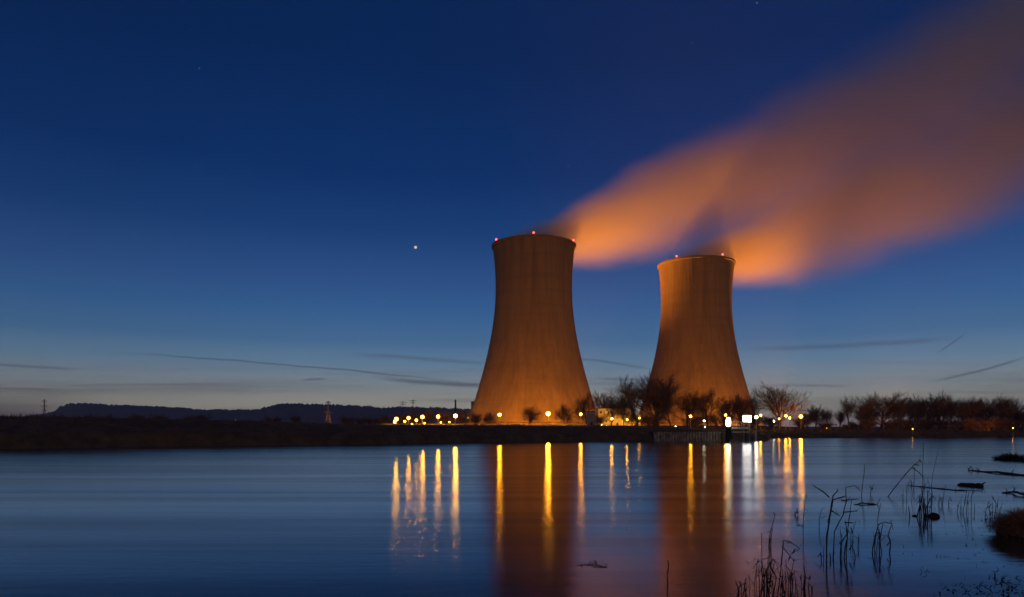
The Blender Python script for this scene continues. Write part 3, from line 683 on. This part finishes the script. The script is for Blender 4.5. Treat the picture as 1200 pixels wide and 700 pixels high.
for i, (k, px, pt, hw, Y, lb) in enumerate([
    ('shrub', 557.5, 483.5, 8, 270, 'faint rounded bush before the pale boxy plant building'),
    ('shrub', 573, 482.5, 7, 270, 'narrow faint bush left of the lamp at the large tower foot'),
    ('cone', 619, 476, 13, 235, 'small rounded bare tree before the middle left of the large tower'),
    ('cone', 661, 473.5, 10.5, 235, 'small pointed bare tree right of the large lamp before the large tower'),
    ('wide2', 687, 461, 16, 240, 'airy bare tree at the right edge of the large tower'),
    ('wide', 709, 459.5, 16, 300, 'bare tree behind the left half of the lit building'),
    ('grove', 727, 461, 14, 302, 'bare tree behind the right half of the lit building'),
    ('wide2', 748, 443, 24, 250, 'tall pale bare tree leaning left behind the biggest tree'),
    ('wide2', 716, 471, 12, 240, 'small bare tree before the left half of the lit building'),
    ('wide', 731, 472, 11, 238, 'small bare tree before the right half of the lit building'),
    ('shrub', 743, 483, 9, 235, 'bare bush before the lower annex of the lit building'),
    ('shrub', 702, 486, 7, 230, 'bare bush between the grey shed and the lit building'),
    ('vase', 769, 439.5, 37, 165, 'biggest dark vase shaped bare tree above the quay wall'),
    ('shrub2', 762, 484, 17, 150, 'dark thicket at the foot of the biggest bare tree'),
    ('wide', 805, 459, 20, 170, 'left one of two wide bare trees before the smaller tower'),
    ('wide2', 829, 457, 25, 172, 'right one of two wide bare trees before the smaller tower'),
    ('shrub2', 844, 480, 15, 150, 'dark bush between the wide trees and the mooring pile'),
    ('wide', 868, 463, 17, 200, 'bare tree behind the landing stage at the right foot of the smaller tower'),
    ('wide2', 889, 462, 15, 215, 'bare tree behind the round white lamp'),
    ('grove', 856, 466, 14, 225, 'reddish bare tree behind the mooring pile lamps'),
    ('shrub2', 878, 485, 15, 222, 'bare bush behind the backlit white panel'),
    ('shrub2', 902, 487, 13, 224, 'bare bush left of the spreading tree trunk'),
    ('wide2', 786, 458, 17, 215, 'bare tree between the biggest tree and the wide trees'),
    ('shrub2', 815, 486, 14, 205, 'low bare bush behind the trunks of the wide trees'),
    ('wide', 914, 452.5, 31, 190, 'spreading bare tree standing alone against the sky right of the smaller tower')]):
    tree(k, px, 503, pt, hw, Y, lb, GT, rz=i * 1.7)
for i, (k, px, pt, hw, Y, lb) in enumerate([
    ('shrub2', 940, 488, 12, 215, 'low bush under the large orange lamp right of the spreading tree'),
    ('grove', 955.5, 475.5, 11, 225, 'small bare tree left of the slender round tree, first of a pair'),
    ('grove2', 971, 479, 10, 225, 'small bare tree left of the slender round tree, second of a pair'),
    ('round', 994, 464, 11, 205, 'slender tree with a bare trunk and a round crown'),
    ('grove2', 1014, 470, 13, 230, 'bare tree filling the gap between the slender tree and the widest grove tree'),
    ('grove', 1032, 461.5, 27, 200, 'widest dome shaped tree of the right grove'),
    ('wide', 1055, 466, 15, 215, 'bare tree right beside the widest grove tree'),
    ('grove2', 1075, 466.5, 15, 208, 'thin pale branched tree in the middle of the right grove'),
    ('vase', 1101, 461, 17, 205, 'tallest upright tree of the right grove with twin tops'),
    ('grove', 1118, 466, 13, 215, 'bare tree close behind the tallest upright grove tree'),
    ('grove2', 1136, 467.5, 17, 200, 'dense reddish grove tree fourth from the right edge'),
    ('grove', 1154, 468.5, 15, 212, 'dense reddish grove tree third from the right edge'),
    ('grove2', 1171, 464.5, 20, 200, 'domed reddish grove tree second from the right edge'),
    ('grove', 1196, 479, 18, 205, 'lower reddish grove tree cut by the right edge of the photo'),
    ('shrub2', 1104, 489, 12, 190, 'round dark bush under the tallest upright grove tree'),
    ('shrub2', 1046, 492, 16, 198, 'low bush under the widest grove tree'),
    ('shrub2', 1150, 489, 20, 192, 'wide low bush under the reddish grove trees'),
    ('shrub2', 1185, 490, 16, 190, 'low bush near the right edge of the photo'),
    ('shrub2', 1020, 491, 12, 196, 'low bush left of the widest grove tree foot'),
    ('shrub2', 1075, 491, 15, 194, 'low bush under the thin pale branched tree'),
    ('shrub2', 1128, 490, 16, 194, 'low bush between the tallest upright tree and the reddish trees'),
    ('shrub2', 968, 494, 14, 200, 'low bush under the pair of small bare trees'),
    ('shrub2', 996, 496, 10, 204, 'low bush at the foot of the slender round tree'),
    ('grove', 946, 483, 9, 240, 'small tree just right of the large orange lamp, behind the low bush'),
    ('grove2', 984, 481, 9, 245, 'small tree behind the slender round tree on its left'),
    ('wide2', 1062, 464, 16, 222, 'airy tree behind the gap right of the widest grove tree'),
    ('grove', 1086, 468, 15, 224, 'tree behind the gap left of the tallest upright grove tree'),
    ('grove2', 1126, 470, 16, 226, 'tree filling the gap right of the tallest upright grove tree'),
    ('vase', 1146, 467, 14, 224, 'upright tree behind the dense reddish grove trees'),
    ('wide', 1183, 470, 16, 222, 'airy tree behind the domed reddish grove tree'),
    ('grove', 1018, 476, 12, 240, 'tree behind the left half of the widest grove tree'),
    ('shrub2', 1006, 492, 12, 225, 'low bush behind the slender round tree on its right'),
    ('shrub2', 1062, 489, 15, 224, 'low bush behind the gap right of the widest grove tree'),
    ('shrub2', 1090, 490, 14, 226, 'low bush behind the gap left of the tallest upright grove tree'),
    ('shrub2', 1165, 488, 18, 226, 'low bush behind the dense reddish grove trees'),
    ('grove2', 1228, 474, 20, 205, 'grove tree just beyond the right edge of the photo')]):
    tree(k, px, 505, pt, hw, Y, lb, GG, cat='bush' if 'shrub' in k else 'tree', name='bush' if 'shrub' in k else None, rz=i * 2.1)
for i, (k, px, pt, hw, Y, lb) in enumerate([  # bushes added behind the lamps to catch their orange glow
    ('shrub2', 436, 489, 9, 160, 'bramble bush left of the lamp row, at the end of the long lit strip'),
    ('shrub', 450, 486, 9, 158, 'bare bush just left of the brightest lamp'),
    ('shrub2', 470, 484, 9, 156, 'orange lit bush behind the brightest lamp and its neighbour'),
    ('shrub', 484, 482, 8, 157, 'orange lit bush behind the third lamp of the left row'),
    ('cone', 503, 480, 8, 158, 'small orange lit tree right of the middle lamp of the left row'),
    ('shrub2', 521, 482, 9, 156, 'orange lit bush between the last two tall lamps of the left row'),
    ('shrub', 542, 481, 8, 158, 'orange lit bush right of the large lamp under the chimney')]):
    tree(k, px, 498, pt, hw, Y, lb, 'bushes added behind the lamp row for their orange glow', cat='tree' if k == 'cone' else 'bush', name=None if k == 'cone' else 'bush', rz=i * 1.9)
for i, (px, pt, hw, Y, lb) in enumerate([
    (66, 484.5, 6, 300, 'small far bush below the left end of the hill'), (106, 485, 8, 320, 'left one of two close far bushes below the hill top'),
    (124, 485, 7, 320, 'right one of two close far bushes below the hill top'), (160, 484.5, 9, 320, 'rounded far bush left of a similar one, below the long hill'),
    (186, 485, 9, 320, 'rounded far bush right of a similar one, below the long hill'), (226, 486, 8, 330, 'lower far bush of a touching pair below the dip in the hills'),
    (237, 484.5, 9, 335, 'taller far bush of a touching pair below the dip in the hills'), (320, 487.5, 9, 340, 'low wide far bush below the rising second hill'),
    (346, 486, 8, 340, 'far bush between the low wide bush and the orange lit pylon'), (407, 487, 8, 360, 'far bush just right of the orange lit pylon'),
    (424, 489, 7, 360, 'far bush left of the brightest lamp')]):
    tree('shrub2', px, 492, pt, hw, Y, lb, GS, cat='bush', name='bush', rz=i * 1.3)

# ---------------------------------------------------------------- grass of the far bank
gb = MB(); r = random.Random(5)
for i in range(38000):
    x = r.uniform(-140, 216); d = r.random() ** 1.3 * 30 + .6; y = shore(x) + d
    if 36 < x < 64 and d < 6: continue
    z = ground_z(x, y); k = vnoise(x * .5, y * .5)
    if k < .35: continue
    gb.blade((x, y, z - .03), (r.gauss(0, .35), r.gauss(0, .35), 1), (r.uniform(.2, .65) if r.random() < .85 else r.uniform(.7, 1.3)) * (0.5 + k), .045, .3)
tag(gb.build('bank_grass', M['blade']), 'dead grass covering the far river bank', 'grass', kind='stuff')

# ---------------------------------------------------------------- water weeds, snags, tussocks in the foreground
def wpt(px, py):               # a photo pixel on the water plane
    Y = CAMZ * F / (py - 500); return Vector(((px - 600) / F * Y, Y, 0)), Y / F
def stalk_poly(mb, pts_px, base, sc_, r0, rr, dy=0.0):
    """pts_px: offsets (dx right, up) in photo pixels from the base -> one kinked stalk with small knots"""
    pts = [Vector((dx * sc_, dy + rr.gauss(0, .02), up * sc_)) for dx, up in pts_px]
    pts[0].z -= .25 if pts_px[0][1] == 0 else 0.0
    fine = []
    for a, b in zip(pts, pts[1:]):
        for k in range(3): fine.append(a.lerp(b, k / 3) + Vector((rr.gauss(0, .004), rr.gauss(0, .004), 0)))
    fine.append(pts[-1]); n = len(fine)
    mb.tube(fine, [r0 * (1 - .55 * i / n) * rr.uniform(.8, 1.25) for i in range(n)], 5)
    return fine
def weeds(px, py, stalks, label, r0=.011, leaves=6, group='dead weeds standing in the shallow water', seed=1, auto=None):
    r0 *= K; base, s = wpt(px, py); rr = random.Random(seed); root = empty('water_weed', base); tag(root, label, 'water weed', group)
    st = MB(); lf = MB(); allp = []
    for pl_ in stalks: allp += stalk_poly(st, pl_, base, s, r0, rr, rr.uniform(-.12, .12))
    if auto:
        n, wd, hmin, hmax = auto
        for k in range(n):
            x = rr.gauss(0, wd / 2.2); h = rr.uniform(hmin, hmax); lean = rr.gauss(0, .18) * h
            pl_ = [(x, 0), (x + lean * .4, h * .5), (x + lean, h)]
            if rr.random() < .45:
                b_ = rr.choice((-1, 1)) * h * rr.uniform(.15, .4); pl_.append((x + lean + b_, h * rr.uniform(.55, .95)))
            allp += stalk_poly(st, pl_, base, s, r0 * rr.uniform(.5, 1), rr, rr.uniform(-.25, .25))
    st.build('stalks', M['stalk'], root)
    for k in range(int(leaves * 2.2)):
        q = rr.choice(allp)
        if q.z < .03: continue
        for _ in range(2): lf.blade(q + Vector((0, 0, rr.uniform(-.03, .03))), (rr.gauss(0, 1), rr.gauss(0, .6), rr.gauss(.2, .5)), K * rr.uniform(.05, .18), K * rr.uniform(.004, .012), rr.uniform(.2, .9))
    if lf.v: lf.build('withered_leaves', M['leaf'], root)
    return root
weeds(967, 658, [[(0, 0), (1, 30), (4, 55), (7, 74), (8, 77), (14, 84)], [(7, 75), (0, 81), (-12, 89)], [(6, 60), (13, 55)], [(4, 45), (10, 72), (24, 76)]], 'tallest stalk forking into two bare prongs at its top', .016, 6, seed=3, auto=(3, 10, 8, 30))
weeds(987, 653, [[(-12, 0), (-10, 30), (0, 50), (4, 66), (2, 82), (14, 84), (20, 78)], [(6, 0), (8, 25), (10, 45), (13, 66)], [(-5, 0), (-2, 18), (6, 32)], [(0, 0), (6, 22), (4, 42)], [(4, 40), (14, 40)], [(2, 52), (18, 54)], [(0, 66), (20, 68)], [(10, 8), (15, 18)]], 'clump of bent stalks with crossing dry leaves beside the tallest forked stalk', .012, 14, seed=4, auto=(3, 14, 12, 40))
weeds(905, 699, [[(6, 0), (10, 34), (14, 58), (13, 66), (24, 62), (33, 56), (20, 48)], [(-16, 0), (-8, 30), (0, 44), (10, 36)], [(14, 58), (28, 40)], [(-4, 0), (2, 24), (-6, 40)]], 'densest tangle of weeds at the bottom edge of the photo', .009, 46, seed=5, auto=(26, 26, 16, 46))
weeds(944, 706, [[(0, 0), (1, 30), (-1, 44)], [(4, 0), (6, 14), (3, 22)]], 'short upright stalk right of the densest tangle', .010, 6, seed=6, auto=(4, 8, 10, 26))
weeds(941, 630, [[(0, 0), (0, 20), (2, 40), (4, 50)], [(-8, 14), (-2, 15)]], 'thin single stalk standing below the rightmost orange reflection', .010, 4, seed=7)
weeds(899, 641, [[(0, 0), (3, 18), (7, 32), (8, 40)], [(-6, 0), (-6, 16)]], 'faint pair of short stalks left of the thin single stalk', .010, 5, seed=8, auto=(3, 10, 8, 22))
weeds(960, 619, [[(0, 0), (0, 12), (3, 22)], [(0, 12), (6, 14)]], 'tiny stalk left of the tallest forked stalk', .008, 3, seed=9)
weeds(1029, 648, [[(-8, 0), (-4, 14), (-1, 26), (2, 33), (8, 36), (16, 34), (18, 27)], [(0, 0), (1, 14), (0, 28)], [(3, 0), (4, 16), (8, 33)], [(12, 0), (14, 10), (12, 22), (15, 33)], [(12, 8), (17, 14), (12, 20)]], 'clump with hooked drooping tops standing alone right of the bent stalks', .012, 12, seed=10, auto=(5, 6, 14, 28))
weeds(1082, 606, [[(-10, 0), (-4, 16), (0, 32)], [(0, 0), (-1, 20), (-4, 34)], [(4, 0), (3, 22)], [(8, 0), (9, 14), (10, 28), (8, 34)], [(-14, 0), (-16, 12)]], 'bushy dark clump with a muddy heap at its side', .015, 30, seed=11, auto=(12, 12, 12, 34))
weeds(1130, 600, [[(-3, 0), (2, 22), (4, 32)], [(6, 0), (7, 18), (10, 30)], [(-8, 0), (-5, 12)], [(13, 0), (12, 10)]], 'thin wispy clump right of the bushy dark clump', .010, 8, seed=12, auto=(5, 12, 8, 28))
weeds(1036, 582, [[(0, 0), (14, 14), (28, 30), (36, 38), (42, 43)], [(33, 34), (41, 28), (46, 22)], [(36, 38), (42, 36)], [(42, 43), (45, 40)]], 'long stick leaning right out of the water with a forked tip', .018, 4, seed=13)
weeds(1008, 581, [[(0, 0), (2, 16), (4, 27), (4, 37)]], 'thin upright stalk left of the long leaning stick', .014, 2, seed=14)
weeds(1020, 580, [[(0, 0), (3, 8), (6, 12)], [(3, 6), (-1, 10)]], 'tiny curled stalk at the foot of the long leaning stick', .012, 4, seed=15)
weeds(1081, 572, [[(0, 0), (0, 26), (1, 52)], [(-11, 0), (-10, 24)], [(10, 0), (12, 16), (18, 42)]], 'three straight thin stalks behind the tip of the long leaning stick', .011, 6, seed=16, auto=(4, 22, 6, 14))
weeds(1028, 612, [[(0, 0), (1, 12), (4, 22)], [(4, 0), (20, 2)]], 'tiny stalk above the clump with hooked tops', .009, 4, seed=17)
weeds(782, 684, [[(0, 0), (-1, 12), (1, 22), (0, 28)]], 'single short stub standing in the reflection of the smaller tower', .013, 1, seed=18)
weeds(933, 604, [[(-3, 0), (0, 4), (3, 2)], [(0, 3), (0, 8)]], 'little dark tuft of weed in the rightmost orange reflection', .02, 8, seed=19)
weeds(868, 703, [[(0, 0), (-2, 14), (-6, 22)], [(4, 0), (6, 16)]], 'small tuft of stalks left of the densest tangle at the bottom edge', .009, 10, seed=24, auto=(8, 10, 8, 24))
weeds(925, 688, [[(0, 0), (2, 20), (6, 34)], [(6, 0), (3, 16), (-4, 26)]], 'wispy stalks between the densest tangle and the short upright stalk', .008, 14, seed=25, auto=(9, 14, 10, 30))
weeds(1000, 640, [[(0, 0), (1, 18), (4, 30)], [(5, 0), (6, 14)]], 'faint stalks behind the clump of bent stalks', .007, 6, seed=26, auto=(4, 8, 8, 26))
weeds(1104, 592, [[(0, 0), (2, 14), (5, 24)], [(-6, 0), (-4, 12)]], 'faint stalks between the bushy dark clump and the thin wispy clump', .008, 6, seed=27, auto=(5, 12, 6, 20))
weeds(1062, 588, [[(0, 0), (-1, 18)], [(5, 0), (8, 14)]], 'faint stalks right of the foot of the long leaning stick', .009, 4, seed=28, auto=(4, 10, 6, 16))
weeds(1165, 606, [[(0, 0), (3, 16), (-3, 24)], [(6, 0), (8, 12)]], 'small twiggy weeds at the left side of the reddish tussock', .009, 14, seed=29, auto=(8, 14, 6, 22))
# muddy heap, drift wood, tussocks
def heap(px, py, rx, rz_, label, name='mud_heap', m='soil', cat='mud heap', seed=1):
    base, s = wpt(px, py); rr = random.Random(seed); b = MB(); n, k = 18, 6
    for i in range(k + 1):
        el = i / k * math.pi / 2
        for j in range(n):
            a = 2 * math.pi * j / n; q = 1 + .35 * (vnoise(math.cos(a) * 1.6 + seed * 3 + i * .4, math.sin(a) * 1.6 + 5) - .5)
            b.v.append((rx * s * math.cos(el) * math.cos(a) * q, rx * s * .7 * math.cos(el) * math.sin(a) * q, -.05 + rz_ * s * math.sin(el) * q))
    for i in range(k):
        for j in range(n): b.f.append((i * n + j, i * n + (j + 1) % n, (i + 1) * n + (j + 1) % n, (i + 1) * n + j))
    o = b.build(name, M[m], None, True); o.location = base
    if label: tag(o, label, cat)
    return o, s
heap(1094, 606, 7, 6, 'small dark muddy heap right of the bushy dark weed clump', seed=4)
heap(1072, 605, 4, 3, 'tiny muddy lump left of the bushy dark weed clump', seed=9)
def drift(pts_px, label, r0, seed, twigs=4):
    base, s = wpt(*pts_px[0][:2]); rr = random.Random(seed); r0 *= K; root = empty('drift_branch', base); tag(root, label, 'drift wood')
    pts = []
    for (px, py, up) in pts_px:
        w_, s2 = wpt(px, py); pts.append(w_ - base + Vector((0, 0, up)))
    fine = []
    for a, b_ in zip(pts, pts[1:]):
        for k in range(4): fine.append(a.lerp(b_, k / 4) + Vector((0, rr.gauss(0, .03), rr.gauss(0, .012))))
    fine.append(pts[-1]); b = MB(); b.tube(fine, [r0 * rr.uniform(.7, 1.2) * (1 - .5 * i / len(fine)) * (.45 if i in (0, len(fine) - 1) else 1) for i in range(len(fine))], 7); b.build('limb', M['wood'], root)
    tw = MB()
    for k in range(twigs):
        q = rr.choice(fine); e2 = q + Vector((rr.uniform(-.4, .4), rr.uniform(-.3, .3), rr.uniform(.1, .5))); tw.tube([q, q.lerp(e2, .5) + Vector((.03, 0, .05)), e2], [r0 * .35, r0 * .25, r0 * .15], 4)
    if tw.v: tw.build('side_twigs', M['wood'], root)
drift([(1215, 559, .06), (1190, 557, .05), (1170, 555, .12), (1158, 554, .05), (1135, 551.5, .02)], 'long thin floating branch with a knot at the right edge', .07, 2, 6)
drift([(1208, 583, .06), (1192, 580, .14), (1186, 578, .08), (1174, 578, .02)], 'short crooked floating branch below the long thin one', .05, 3, 4)
drift([(1152, 571, .05), (1140, 570, .10), (1122, 569, .04)], 'thick dark floating log in the shallows', .11, 4, 2)
drift([(1150, 575.5, .02), (1120, 575, .03), (1090, 572, .02), (1062, 569, .02)], 'long straight floating twig below the thick log', .028, 5, 8)
drift([(1028, 591.5, .02), (1012, 591, .04), (1000, 591.5, .02)], 'short floating twig right of the tallest forked stalk', .028, 6, 3)
drift([(712, 665, .01), (700, 664, .02), (690, 661.5, .015), (676, 663, .01)], 'small drifting twig raft beside the reflection of the larger tower', .012, 7, 0)
def tussock(px, py, rx, rz_, nb, L, label, m, seed):
    root_o, s = heap(px, py, rx, rz_, label, 'grass_tussock', 'soil', 'grass tussock', seed)
    rr = random.Random(seed); b = MB()
    for k in range(nb):
        a = rr.random() * 6.283; q = math.sqrt(rr.random()); x = rx * s * q * math.cos(a); y = rx * s * .7 * q * math.sin(a)
        z = rz_ * s * math.sqrt(max(0, 1 - q * q)) * .9
        b.blade((x, y, z - .05), (x / (rx * s) * 1.3 + rr.gauss(0, .35), y / (rx * s) * 1.3 + rr.gauss(0, .35), 1.0 - .5 * q), K * L * rr.uniform(.5, 1.2), .006 * (s * 45), rr.uniform(.3, 1.1))
    b.build('grass_blades', M[m], root_o)
tussock(1204, 628, 30, 21, 5200, .42, 'rounded reddish brown grass tussock at the right edge of the water', 'sedge', 21)
tussock(1186, 539, 18, 3.5, 700, .50, 'low dark grassy islet in the water near the right edge', 'leaf', 22)
tussock(1225, 541, 26, 5, 700, .55, 'dark grassy islet cut by the right edge of the photo', 'leaf', 23)
ll = MB(); rr = random.Random(12)
def leafs(cx, cy, sx, sy, n):
    for k in range(n):
        px = rr.gauss(cx, sx); py = max(530, rr.gauss(cy, sy)); b_, s = wpt(px, py); b_.z = .012
        ll.blade(b_, (rr.gauss(0, 1), rr.gauss(0, 1), rr.uniform(.05, .7)), K * rr.uniform(.03, .10), K * rr.uniform(.006, .016), .3)
leafs(1166, 612, 9, 8, 110); leafs(1182, 690, 16, 10, 110); leafs(1125, 690, 18, 6, 40); leafs(1060, 640, 60, 22, 26); leafs(1150, 640, 26, 20, 30); leafs(905, 700, 18, 4, 40); leafs(1086, 670, 4, 2, 8); leafs(694, 661, 8, 2, 22)
tag(ll.build('leaf_litter', M['leaf']), 'dead leaf scraps floating on the shallow water', 'leaf litter', kind='stuff')

# ---------------------------------------------------------------- evening air
hz = bpy.data.materials.new('evening haze'); hz.use_nodes = True; t = NT(hz.node_tree); t.n.clear()
vp = t.new('ShaderNodeVolumePrincipled'); vp.inputs['Color'].default_value = (0.92, 0.93, 0.96, 1); vp.inputs['Density'].default_value = 7.5e-5; vp.inputs['Anisotropy'].default_value = 0.35
o = t.new('ShaderNodeOutputMaterial'); t.l.new(vp.outputs[0], o.inputs['Volume'])
b = MB(); b.box((0, 2600, 318), (19000, 14000, 644)); tag(b.build('haze', hz), 'thin evening haze over the river and the fields', 'haze', kind='stuff')
